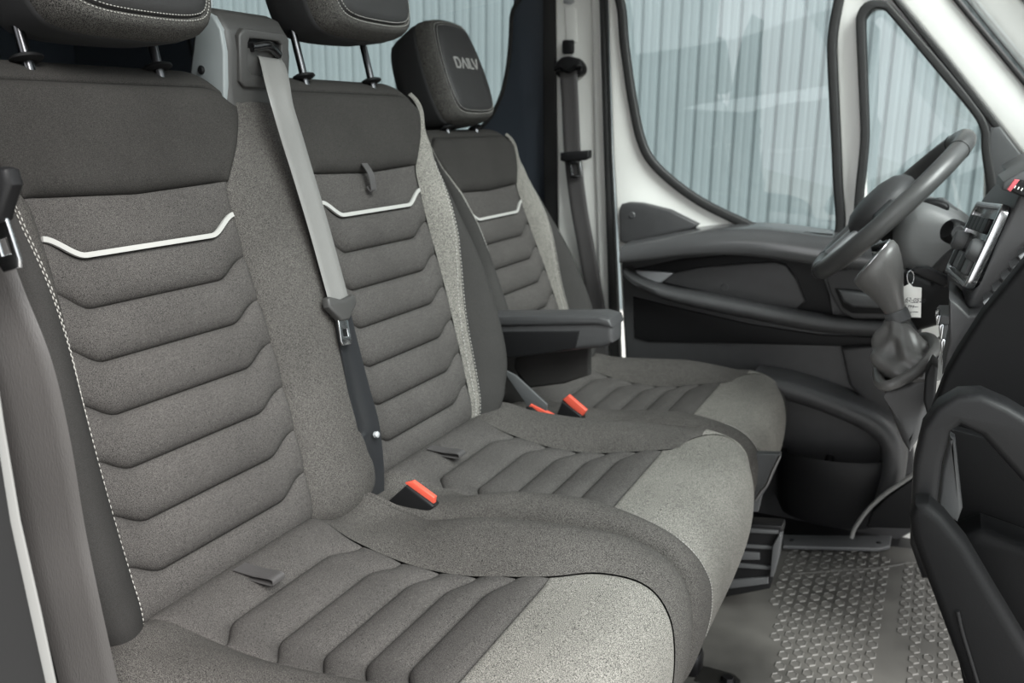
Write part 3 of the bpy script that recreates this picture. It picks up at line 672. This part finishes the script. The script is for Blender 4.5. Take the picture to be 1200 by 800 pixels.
# driver's belt on the white pillar
b3 = empty('seat_belt', tuple(at(705, 350, y=1.52))); tag(b3, 'dark seat belt hanging from the anchor on the white pillar', 'seat belt')
an_ = slab('anchor', [(648, 82), (650, 74), (658, 67), (668, 66), (678, 70), (683, 78), (682, 86), (674, 90), (665, 88), (655, 91)], 1.525, 1.56, .008, 'plasticd', b3, 60)
tube('anchor_loop', [at(a, b, y=1.515) for a, b in [(650, 82), (657, 79), (666, 83), (675, 79), (682, 80)]], .007, 'gloss', an_, sm=24)
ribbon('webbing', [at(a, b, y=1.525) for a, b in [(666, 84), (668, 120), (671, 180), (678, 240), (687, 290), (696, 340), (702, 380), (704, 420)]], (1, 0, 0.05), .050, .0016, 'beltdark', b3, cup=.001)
ts = slab('tongue_head', [(656, 179), (664, 178), (690, 176), (690, 185), (684, 188), (662, 190), (656, 188)], 1.505, 1.53, .005, 'plasticd', b3)
slab('latch_plate', [[(665, 189), (680, 188), (682, 206), (678, 209), (668, 209)], [(669, 193), (676, 192), (677, 204), (671, 205)]], 1.512, 1.516, .0008, 'chrome', ts)

# buckles
def buckle(label, body, red, y0, y1, extra=None):
    e = empty('seat_belt_buckle', tuple(at(*body[-1], y=y0))); tag(e, label, 'buckle', 'red-topped belt buckles between the seats')
    bb = slab('buckle_body', body, y0, y1, .004, 'plasticd', e)
    slab('release_button', red, y0+.005, y1-.006, .002, 'red', bb)
    if extra: slab('stalk', extra, (y0+y1)/2-.003, (y0+y1)/2+.003, .001, 'plasticg', e)
    return e
buckle('black buckle with red button standing between the two bench cushions', [(475, 569), (504, 590), (508, 594), (490, 612), (462, 604), (445, 596)], [(474, 566), (483, 564), (509, 583), (508, 590), (501, 592)], .264, .284)
buckle('red buckle on a grey stalk leaning against the middle backrest', [(616, 477), (622, 477), (642, 492), (646, 500), (625, 500), (612, 487)], [(618, 478), (622, 473), (648, 486), (646, 492), (640, 490)], .765, .785, [(588, 432), (604, 440), (641, 474), (640, 482), (619, 477)])
buckle('red framed buckle beside the driver cushion, farthest of the buckles', [(658, 470), (682, 488), (680, 505), (645, 505)], [(659, 468), (666, 463), (687, 481), (683, 487), (679, 487)], .84, .862)

# ================================================================== steering wheel and column
wc = np.array([.6635, 1.12, .834]); e2 = np.array([.255, 0, .286]); e2 /= np.linalg.norm(e2); wn = np.array([-e2[2], -.065, e2[0]]); wn /= np.linalg.norm(wn); e1 = np.cross(e2, wn); e1 = e1 if e1[1] > 0 else -e1
col = empty('steering_column', tuple(wc-wn*.25)); tag(col, 'grey steering column shroud with stalks behind the wheel', 'column')
sw = empty('steering_wheel', tuple(wc)); tag(sw, 'dark leather steering wheel with silver spokes', 'steering wheel')
def arc(r, a0, a1, n, off=0): return np.array([wc+wn*off+r*(math.cos(a)*e1+math.sin(a)*e2) for a in np.linspace(a0, a1, n)])
R_ = .176
V, F = tube_geo(arc(R_, 0, 2*math.pi, 97)[:-1], .0180, 18, True, up=tuple(wn)); rim = mesh('rim', V, F, 'rim', sw)
for a in (math.radians(250), math.radians(290), math.radians(62), math.radians(118)):
    V, F = tube_geo([wc+R_*(math.cos(a)*e1+math.sin(a)*e2)+.0183*(math.cos(t)*(math.cos(a)*e1+math.sin(a)*e2)+math.sin(t)*wn) for t in np.linspace(0, 2*math.pi, 24, endpoint=False)], .0008, 5, True, up=tuple(-math.sin(a)*e1+math.cos(a)*e2)); mesh('rim_seam', V, F, 'gloss', rim)
def wplate(name, pts, off, th, bev, m, parent, sm=None): return plate(name, pts, wc+wn*off, (tuple(e1), tuple(e2), tuple(wn)), th, bev, m, parent, sm)
hub = lathe('hub', [(.0001, .046), (.03, .044), (.055, .038), (.070, .027), (.076, .014), (.074, -.004), (.060, -.014), (.0001, -.016)], wc-e2*.010, wn, 'plastic', sw, 40)
for sg_ in (-1, 1):
    wplate('spoke', [(sg_*.06, -.03), (sg_*.06, .02), (sg_*.12, .022), (sg_*.168, .030), (sg_*.170, -.012), (sg_*.12, -.022)], .006, .020, .007, 'plastic', sw)
    wplate('spoke_trim', [(sg_*.022, -.068), (sg_*.044, -.060), (sg_*.060, -.110), (sg_*.072, -.156), (sg_*.050, -.166), (sg_*.034, -.120)], .006, .018, .007, 'silver', sw)
lathe('collar', [(.0001, -.012), (.052, -.012), (.056, -.020), (.056, -.045), (.050, -.055), (.0001, -.055)], wc, wn, 'plasticd', col, 40)
lathe('collar_ring', [(.040, -.05), (.072, -.05), (.078, -.056), (.080, -.09), (.04, -.09)], wc, wn, 'plasticg', col, 40)
slab('shroud', [(1046, 262), (1056, 244), (1074, 235), (1098, 240), (1126, 254), (1146, 272), (1150, 290), (1118, 322), (1088, 332), (1060, 320), (1046, 296)], 1.03, 1.21, .035, mat('pale column plastic', (104, 105, 105), .42), col, 60)
slab('shroud_cap', [(1076, 238), (1090, 234), (1108, 238), (1112, 246), (1096, 250), (1080, 246)], 1.05, 1.10, .006, 'plasticd', col, 30)
slab('shroud_lower', [(1060, 318), (1090, 330), (1128, 300), (1150, 286), (1160, 320), (1110, 380), (1075, 390), (1050, 350)], 1.00, 1.22, .02, 'plasticd', col)
p0 = at(1092, 322, y=.98); p1 = at(1128, 292, y=.90)
tube('stalk', [p0, (p0+p1)/2+[0, 0, .004], p1], [.009, .011, .013], 'plasticg', col, n=14, sm=14)
lathe('ignition_ring', [(.009, .010), (.015, .012), (.020, .007), (.021, 0), (.021, -.03)], at(1116, 271, y=.90), (-.75, -.55, .35), 'plasticd', col, 28)
lathe('ignition_barrel', [(.0001, .024), (.010, .024), (.0125, .021), (.013, 0), (.013, -.03)], at(1130, 277, y=.88), (-.45, -.8, .35), 'plasticg', col, 28)

# ================================================================== dashboard
dash = empty('dashboard', tuple(at(1190, 600, y=.45))); tag(dash, 'black dashboard with chrome framed control panel and lower trays', 'dashboard')
def loft2(name, near, y0, far, y1, bev, m, parent):
    """solid between two outlines of as many corners, one at y0 and one at y1"""
    a = [at(*q, y=y0) for q in near]; b = [at(*q, y=y1) for q in far]; k = len(a)
    bm = bmesh.new(); vs = [bm.verts.new(v) for v in a+b]
    for i in range(k): bm.faces.new((vs[i], vs[(i+1) % k], vs[k+(i+1) % k], vs[k+i]))
    bm.faces.new(vs[:k][::-1]); bm.faces.new(vs[k:]); bmesh.ops.recalc_face_normals(bm, faces=bm.faces)
    if bev: bmesh.ops.bevel(bm, geom=bm.edges[:], offset=bev, segments=3, profile=.5, affect='EDGES')
    me = bpy.data.meshes.new(name); bm.to_mesh(me); bm.free(); return put(name, me, m, parent, True, 40)
loft2('centre_stack', [(1195, 226), (1190, 240), (1138, 346), (1132, 360), (1150, 366), (1215, 300), (1330, 250), (1330, 130), (1215, 200)], .447, [(1166, 216), (1151, 233), (1109, 322), (1111, 338), (1122, 354), (1200, 330), (1330, 300), (1330, 130), (1190, 200)], .73, .006, 'plastic', dash)
slab('dash_top', [(1196, 214), (1260, 180), (1420, 160), (1420, 700), (1300, 700), (1220, 300)], .74, 1.36, .02, 'plastic', dash)
# control panel in the plane of the stack, turned a little to the driver
N1, N0, F1, F0 = at(1184, 243, y=.445), at(1136, 339, y=.445), at(1151, 236, y=.695), at(1112, 321, y=.695)
oc_ = (N1+N0+F1+F0)/4; au = (N1+N0-F1-F0)/2; bu = (N1+F1-N0-F0)/2; lu, lb_ = np.linalg.norm(au), np.linalg.norm(bu)
au /= lu; bu = bu-au*(au@bu); bu /= np.linalg.norm(bu); cn = np.cross(au, bu)
if cn[0] > 0: cn = -cn
AX2 = (tuple(au), tuple(bu), tuple(cn)); hu, hb = lu/2, lb_/2
def rrect(w, h, r, n=5):
    o = []
    for cx, cy, a0 in ((w-r, h-r, 0), (-w+r, h-r, 90), (-w+r, -h+r, 180), (w-r, -h+r, 270)):
        o += [(cx+r*math.cos(math.radians(a0+90*i/n)), cy+r*math.sin(math.radians(a0+90*i/n))) for i in range(n+1)]
    return o
cp = plate('control_panel', rrect(hu-.004, hb-.004, .012), oc_-cn*.002, AX2, .012, .002, 'gloss', dash)
plate('chrome_frame', [rrect(hu, hb, .014), rrect(hu-.010, hb-.008, .010)], oc_+cn*.002, AX2, .012, .003, 'chrome', cp)
for i in range(5): plate('button', [(x+au_*0, y) for x, y in rrect(.018, .010, .003) for au_ in (0,)], oc_+au*(-hu*.72+i*hu*.30)+bu*hb*.45+cn*.006, AX2, .006, .0015, 'plasticd', cp)
for i in range(4): plate('button', rrect(.020, .012, .003), oc_+au*(-hu*.70+i*hu*.40)-bu*hb*.52+cn*.006, AX2, .006, .0015, 'plasticg' if i % 2 else 'plasticd', cp)
lathe('knob', [(.0001, .020), (.011, .020), (.0135, .017), (.0145, .004), (.0145, 0)], oc_+au*hu*.86-bu*hb*.12, cn, 'plasticg', cp, 32)
lathe('knob', [(.0001, .020), (.011, .020), (.0135, .017), (.0145, .004), (.0145, 0)], oc_-au*hu*.62-bu*hb*.08, cn, 'plasticg', cp, 32)
# hazard switch block
hz = slab('switch_block', [(1176, 213), (1196, 201), (1260, 165), (1260, 230), (1200, 233), (1198, 231), (1174, 222)], .44, .60, .003, 'plasticg', dash)
slab('switch_bank', [(1181, 222), (1191, 211), (1215, 213), (1215, 234), (1196, 230)], .432, .45, .002, 'plasticd', hz)
slab('hazard_stripe', [(1180, 222), (1189, 210), (1195, 211), (1184, 225)], .428, .436, .001, 'redsw', hz)
for k in range(3): slab('switch_mark', [(1188+k*4, 220+k*1.5), (1190+k*4, 217+k*1.5), (1191+k*4, 218+k*1.5), (1189+k*4, 221+k*1.5)], .430, .434, .0004, 'paper', hz)
# side vent slats
for k in range(6):
    a, b = 1153+k*10.5, 354-k*13.5
    sl = slab('vent_slat', [(a, b), (a+9, b-6), (a+14, b+2), (a+5, b+9)], .40, .46, .002, 'plasticg', dash)
    if k in (0, 4): slab('slat_tip', [(a-1, b+1), (a+6, b-4), (a+9, b), (a+2, b+6)], .395, .405, .001, 'silver', sl)
# flat side wall of the console facing the passenger
slab('console_side', [(1240, 262), (1199, 310), (1152, 368), (1122, 415), (1108, 440), (1090, 488), (1094, 500), (1330, 560), (1330, 262)], .30, .345, .006, 'dashd', dash)
slab('stack_skirt', [(1112, 350), (1122, 356), (1136, 370), (1160, 366), (1120, 420), (1104, 440), (1112, 400)], .40, .54, .004, 'plastic', dash)
# lower arch, recess and flap on the passenger side
slab('lower_arch', [(1066, 640), (1067, 600), (1070, 545), (1080, 503), (1098, 478), (1122, 464), (1150, 463), (1182, 477), (1215, 497), (1330, 580), (1330, 700), (1240, 612), (1190, 556), (1150, 512), (1126, 500), (1114, 507), (1104, 545), (1097, 602), (1110, 680), (1080, 680)], .17, .215, .008, 'plasticd', dash)
slab('recess_back', [(1098, 498), (1330, 560), (1330, 900), (1150, 900), (1095, 640)], .27, .29, .003, 'dashd', dash)
slab('recess_fin', [(1113, 510), (1119, 514), (1128, 596), (1122, 612), (1098, 600), (1104, 550)], .215, .235, .004, 'plasticg', dash)
slab('recess_floor', [(1122, 632), (1150, 622), (1200, 640), (1330, 690), (1330, 900), (1180, 800)], .21, .27, .012, 'dashd', dash)
fp = slab('lower_flap', [(1065, 606), (1072, 592), (1088, 592), (1106, 608), (1132, 640), (1166, 698), (1208, 768), (1300, 930), (1180, 930), (1131, 800), (1102, 722), (1080, 664), (1068, 630)], .13, .17, .010, 'dashd', dash)
tube('flap_crease', [at(a, b, y=.1285) for a, b in [(1122, 716), (1128, 742), (1138, 775), (1150, 815)]], .002, 'plasticd', fp, sm=20)

# ================================================================== gear lever console
gl = empty('gear_lever', tuple(at(1055, 430, y=.72))); tag(gl, 'gear lever with leather boot rising from the dashboard console', 'gear lever')
G0 = at(1050, 366, y=.72); G1 = at(1022, 300, y=.72); ga = G1-G0; GL = np.linalg.norm(ga); ga /= GL
gx = np.array([0, 1., 0]); gz = np.cross(ga, gx); gz /= np.linalg.norm(gz)
def oval(c, r1, r2, n=28, sh=0): return [c+r1*math.cos(t)*gx+r2*math.sin(t)*gz+ga*(sh*math.sin(t)) for t in np.linspace(0, 2*math.pi, n, endpoint=False)]
def loftrings(name, rings, m, parent, sharp=40):
    V, F = grid(np.array(rings), False, True); n = len(rings[0]); F += [tuple(range(n))[::-1], tuple((len(rings)-1)*n+i for i in range(n))]
    return mesh(name, V, F, m, parent, True, sharp)
kn = loftrings('knob', [oval(G0+ga*GL*k, a, b, sh=s_) for k, a, b, s_ in ((-.02, .014, .014, 0), (.10, .016, .017, 0), (.25, .019, .021, 0), (.45, .025, .029, -.001), (.62, .030, .036, -.004), (.76, .033, .040, -.009), (.86, .033, .041, -.015), (.93, .030, .038, -.018), (.96, .025, .032, -.018))], 'leather', gl, 60)
loftrings('knob_top', [oval(G0+ga*GL*k, a, b, sh=-.018) for k, a, b in ((.95, .0255, .0315), (.972, .024, .030), (.975, .004, .004))], 'gloss', kn)
tube('knob_ring', oval(G0+ga*GL*.955, .0265, .0325, 40, -.018), .0016, 'chrome', kn, n=8, closed=True, up=tuple(ga))
loftrings('collar', [oval(G0+ga*k, a, a) for k, a in ((-.016, .016), (-.014, .0185), (.000, .0185), (.003, .017))], 'plasticg', gl)
# boot: pleated leather hanging from the collar to the console lip
B1 = at(1070, 428, y=.72); rings = []
for k, (r1, r2) in zip(np.linspace(0, 1, 26), spline([(.018, .018), (.034, .034), (.050, .050), (.062, .062), (.066, .064), (.066, .060), (.062, .054)], 26)):
    c = G0-ga*.012+(B1-G0)*(k**.9); ring = []
    for t in np.linspace(0, 2*math.pi, 64, endpoint=False):
        f = 1+.16*math.sin(k*math.pi)*math.sin(4*t+5*k)+.07*math.sin(k*math.pi)*math.sin(9*t-7*k+1)
        ring.append(c+gx*r1*f*math.cos(t)+np.array([1, 0, -.35*(1-k)])*r2*f*math.sin(t)+np.array([0, 0, -.004*math.sin(14*k)*math.sin(2*t)]))
    rings.append(ring)
loftrings('boot', rings, 'leather', gl, 80)
lipc = [at(a, b, y=y_) for a, b, y_ in ((1029, 432, .72), (1031, 448, .66), (1040, 452, .64), (1060, 444, .645), (1080, 430, .66), (1096, 408, .70), (1085, 395, .78), (1050, 405, .80), (1034, 418, .78))]
tube('boot_lip', lipc, .0085, 'leather', gl, n=12, closed=True, sm=60)
slab('console_cone', [(1030, 440), (1040, 455), (1062, 448), (1090, 430), (1100, 420), (1090, 470), (1080, 510), (1066, 532), (1058, 520), (1042, 482)], .66, .84, .012, 'plastic', gl)
slab('console_edge', [(1084, 440), (1092, 425), (1099, 432), (1096, 470), (1088, 492), (1082, 470)], .60, .66, .004, 'plasticd', gl)
# switch stack beside the boot
ss = empty('switch_stack', tuple(at(1108, 430, y=.62))); tag(ss, 'stack of ridged grey buttons beside the gear boot', 'switches')
for (a, b, w_, h_) in ((1097, 369, 18, 12), (1101, 380, 17, 18), (1103, 398, 19, 30)):
    bt = slab('button', [(a, b+3), (a+3, b), (a+w_, b), (a+w_+2, b+4), (a+w_, b+h_), (a+1, b+h_)], .56, .64, .004, 'plasticg', ss)
    slab('button_edge', [(a-1, b+2), (a+3, b-1), (a+5, b+1), (a+3, b+h_), (a, b+h_)], .555, .60, .002, 'chrome', bt)

# key tag, ring and key
kt_ = empty('key_tag', tuple(at(1066, 368, y=.74))); tag(kt_, 'white card tag with handwriting hanging from a key ring', 'tag')
slab('card', [(1053, 337), (1061, 335), (1066, 332), (1070, 336), (1080, 337), (1080, 340), (1079, 372), (1055, 371), (1053, 355)], .738, .7395, .0003, 'paper', kt_)
tube('ring', [at(1067+4.0*math.cos(t), 325+8*math.sin(t), y=.742+.006*math.cos(t)) for t in np.linspace(0, 2*math.pi, 24, endpoint=False)], .0011, 'chrome', kt_, n=8, closed=True, up=(0, 1, .1))
def handwriting(txt, px, py, size):
    cu = bpy.data.curves.new('handwriting', 'FONT'); cu.body = txt; cu.size = size; cu.extrude = .0002; cu.shear = .25
    ob_ = bpy.data.objects.new('t', cu); COL.objects.link(ob_); bpy.context.view_layer.update()
    me = bpy.data.meshes.new_from_object(ob_.evaluated_get(bpy.context.evaluated_depsgraph_get())); bpy.data.objects.remove(ob_)
    c = at(px, py, y=.7378); me.transform(Matrix(((1, 0, 0, c[0]), (0, 0, -1, c[1]), (0, 1, 0, c[2]), (0, 0, 0, 1))))
    put('handwriting', me, 'ink', kt_, False)
handwriting('# 62-0520', 1054, 352, .0088); handwriting('5 PM', 1059, 360, .0068); handwriting('Bus', 1060, 366.5, .0068)
for a, b, w_ in ((1057, 353.5, 7), (1067, 354, 9), (1070, 359, 6), (1069, 365, 7)): slab('ruled_line', [(a, b), (a+w_, b+.2), (a+w_, b+.9), (a, b+.7)], .7378, .7382, .0001, 'ink', kt_)
ky_ = slab('car_key', [(1066, 318), (1074, 313), (1088, 313), (1110, 324), (1114, 333), (1106, 337), (1090, 330), (1072, 322)], .745, .765, .004, 'plasticd'); tag(ky_, 'black car key above the white tag', 'key')

# ================================================================== floor things
fmz = FZ+.004
FM = [at(a, b, z=fmz)[:2] for a, b in [(800, 700), (905, 646), (1050, 640), (1085, 640)]]
mt = plate('floor_mat', [(.30, .55), (.30, 1.30), (.46, 1.36), (.78, 1.43), (1.15, 1.43), (1.15, .2), (.62, .2)], (0, 0, fmz-.002), 'xy', .008, .002, 'matrub'); tag(mt, 'dusty black rubber floor mat with hexagonal tread pads', 'mat')
hx = [(.0118*math.cos(math.radians(60*i+90)), .0162*math.sin(math.radians(60*i+90))) for i in range(6)]
V = [(a, b, 0) for a, b in hx]+[(a*.9, b*.9, .0018) for a, b in hx]+[(a*.78, b*.78, .0024) for a, b in hx]+[(a*.70, b*.70, .0012) for a, b in hx]
F = [(k*6+i, k*6+(i+1) % 6, k*6+6+(i+1) % 6, k*6+6+i) for k in range(3) for i in range(6)]+[tuple(range(18, 24))]
pm = bpy.data.meshes.new('tread_pad'); pm.from_pydata(V, [], F); pm.materials.append(mat('tread pad rubber', (82, 81, 78), .5, var=.3, vscale=9))
spots = []
for i in range(60):
    for j in range(60):
        x, y = .40+i*.0255, .50+j*.039+(i % 2)*.0195
        if not (.40 < x < 1.1 and .5 < y < 1.36): continue
        d = np.array([x, y, fmz])-CAM; dz = d@_fw; px, py = 600+FPX*(d@_r)/dz, 400-FPX*(d@_u)/dz
        l1 = 905+(800-py)*-.02
        lane = (908-(py-650)*.02 < px and .515 < x < .745) or (.775 < x < .93 and y > 1.0) or (.80 < x < 1.0 and y < .97)
        if lane and 850 < px < 1160 and 640 < py < 840: spots.append((dz, x, y))
spots.sort()
for k, (dz, x, y) in enumerate(spots[:300]):
    o = bpy.data.objects.new('tread_pad', pm); COL.objects.link(o); o.parent = mt; o.location = (x, y, fmz+.0018)
if spots[300:]:
    V0 = np.array(V); geo = [(V0+[x, y, fmz+.0018], F) for dz, x, y in spots[300:]]; Vj, Fj = join(geo); tag(mesh('tread_pads', Vj, Fj, 'matrub', mt, False), kind='stuff')
tube('mat_ridge', [at(a, b, z=fmz+.002) for a, b in [(930, 672), (960, 670), (1000, 667), (1030, 665), (1060, 660), (1080, 658)]], .004, 'matrub', mt, sm=30, sq=(1, .6))
sp_ = plate('sill_plate', [tuple(at(a, b, z=FZ+.02)[:2]) for a, b in [(915, 627), (1045, 628), (1043, 640), (1030, 643), (918, 640)]], (0, 0, FZ+.017), 'xy', .01, .003, 'plasticg'); tag(sp_, 'dark grey sill strip screwed down along the mat edge', 'sill plate')
for a, b in ((928, 633), (1030, 636)):
    lathe('screw', [(.0001, .002), (.005, .002), (.006, 0)], at(a, b, z=FZ+.022), (0, 0, 1), 'plasticd', sp_, 16)
sl_ = empty('trim_3', tuple(at(1030, 615, y=1.44))); tag(sl_, 'white painted sill edge below the door pocket', kind='structure')
tube('sill_edge', [at(a, b, y=1.33) for a, b in [(1075, 552), (1060, 563), (1038, 578), (1018, 596), (1002, 618), (998, 630)]], .005, mat('white sill paint greyed for shade', (130, 130, 128), .4), sl_, sm=40)  # white sill coloured grey, its shade put into the paint
slab('sill_inner', [(1070, 562), (1040, 582), (1022, 600), (1015, 618), (1070, 620)], 1.335, 1.36, .004, 'plasticd', sl_)

# adjuster frame under the driver's cushion, seen past the bench
fr = empty('seat_rail', tuple(at(895, 690, y=.90))); tag(fr, 'black ribbed rail on the floor under the driver cushion', 'seat rail')
slab('upper_bracket', [(870, 531), (914, 532), (914, 538), (900, 570), (892, 582), (888, 600), (870, 600)], .93, .95, .003, 'plasticg', fr)
tube('release_rod', [at(a, b, y=.92) for a, b in [(914, 534), (905, 552), (899, 567), (893, 574), (885, 586)]], .003, 'steel', fr, sm=20)
slab('rail', [(850, 700), (850, 612), (916, 616), (917, 622), (912, 640), (910, 660), (906, 676), (902, 690)], .93, .97, .004, 'plasticd', fr)
for (q) in ([(870, 619), (912, 622), (912, 626), (870, 624)], [(868, 638), (905, 640), (905, 644), (868, 642)], [(862, 646), (890, 648), (890, 656), (862, 656)], [(860, 660), (908, 664), (908, 668), (860, 665)], [(855, 680), (900, 676), (900, 684), (855, 690)]):
    slab('rib', q, .925, .96, .0015, 'plasticg', fr)
slab('rail_end', [(905, 640), (913, 626), (916, 628), (912, 655), (906, 676), (902, 676)], .915, .94, .002, 'plasticg', fr)

# passenger door pillar close to the camera on the left
tp = empty('trim_4', tuple(at(30, 820, y=-.36))); tag(tp, 'dark pillar trim with a white door edge at the near left', kind='structure')
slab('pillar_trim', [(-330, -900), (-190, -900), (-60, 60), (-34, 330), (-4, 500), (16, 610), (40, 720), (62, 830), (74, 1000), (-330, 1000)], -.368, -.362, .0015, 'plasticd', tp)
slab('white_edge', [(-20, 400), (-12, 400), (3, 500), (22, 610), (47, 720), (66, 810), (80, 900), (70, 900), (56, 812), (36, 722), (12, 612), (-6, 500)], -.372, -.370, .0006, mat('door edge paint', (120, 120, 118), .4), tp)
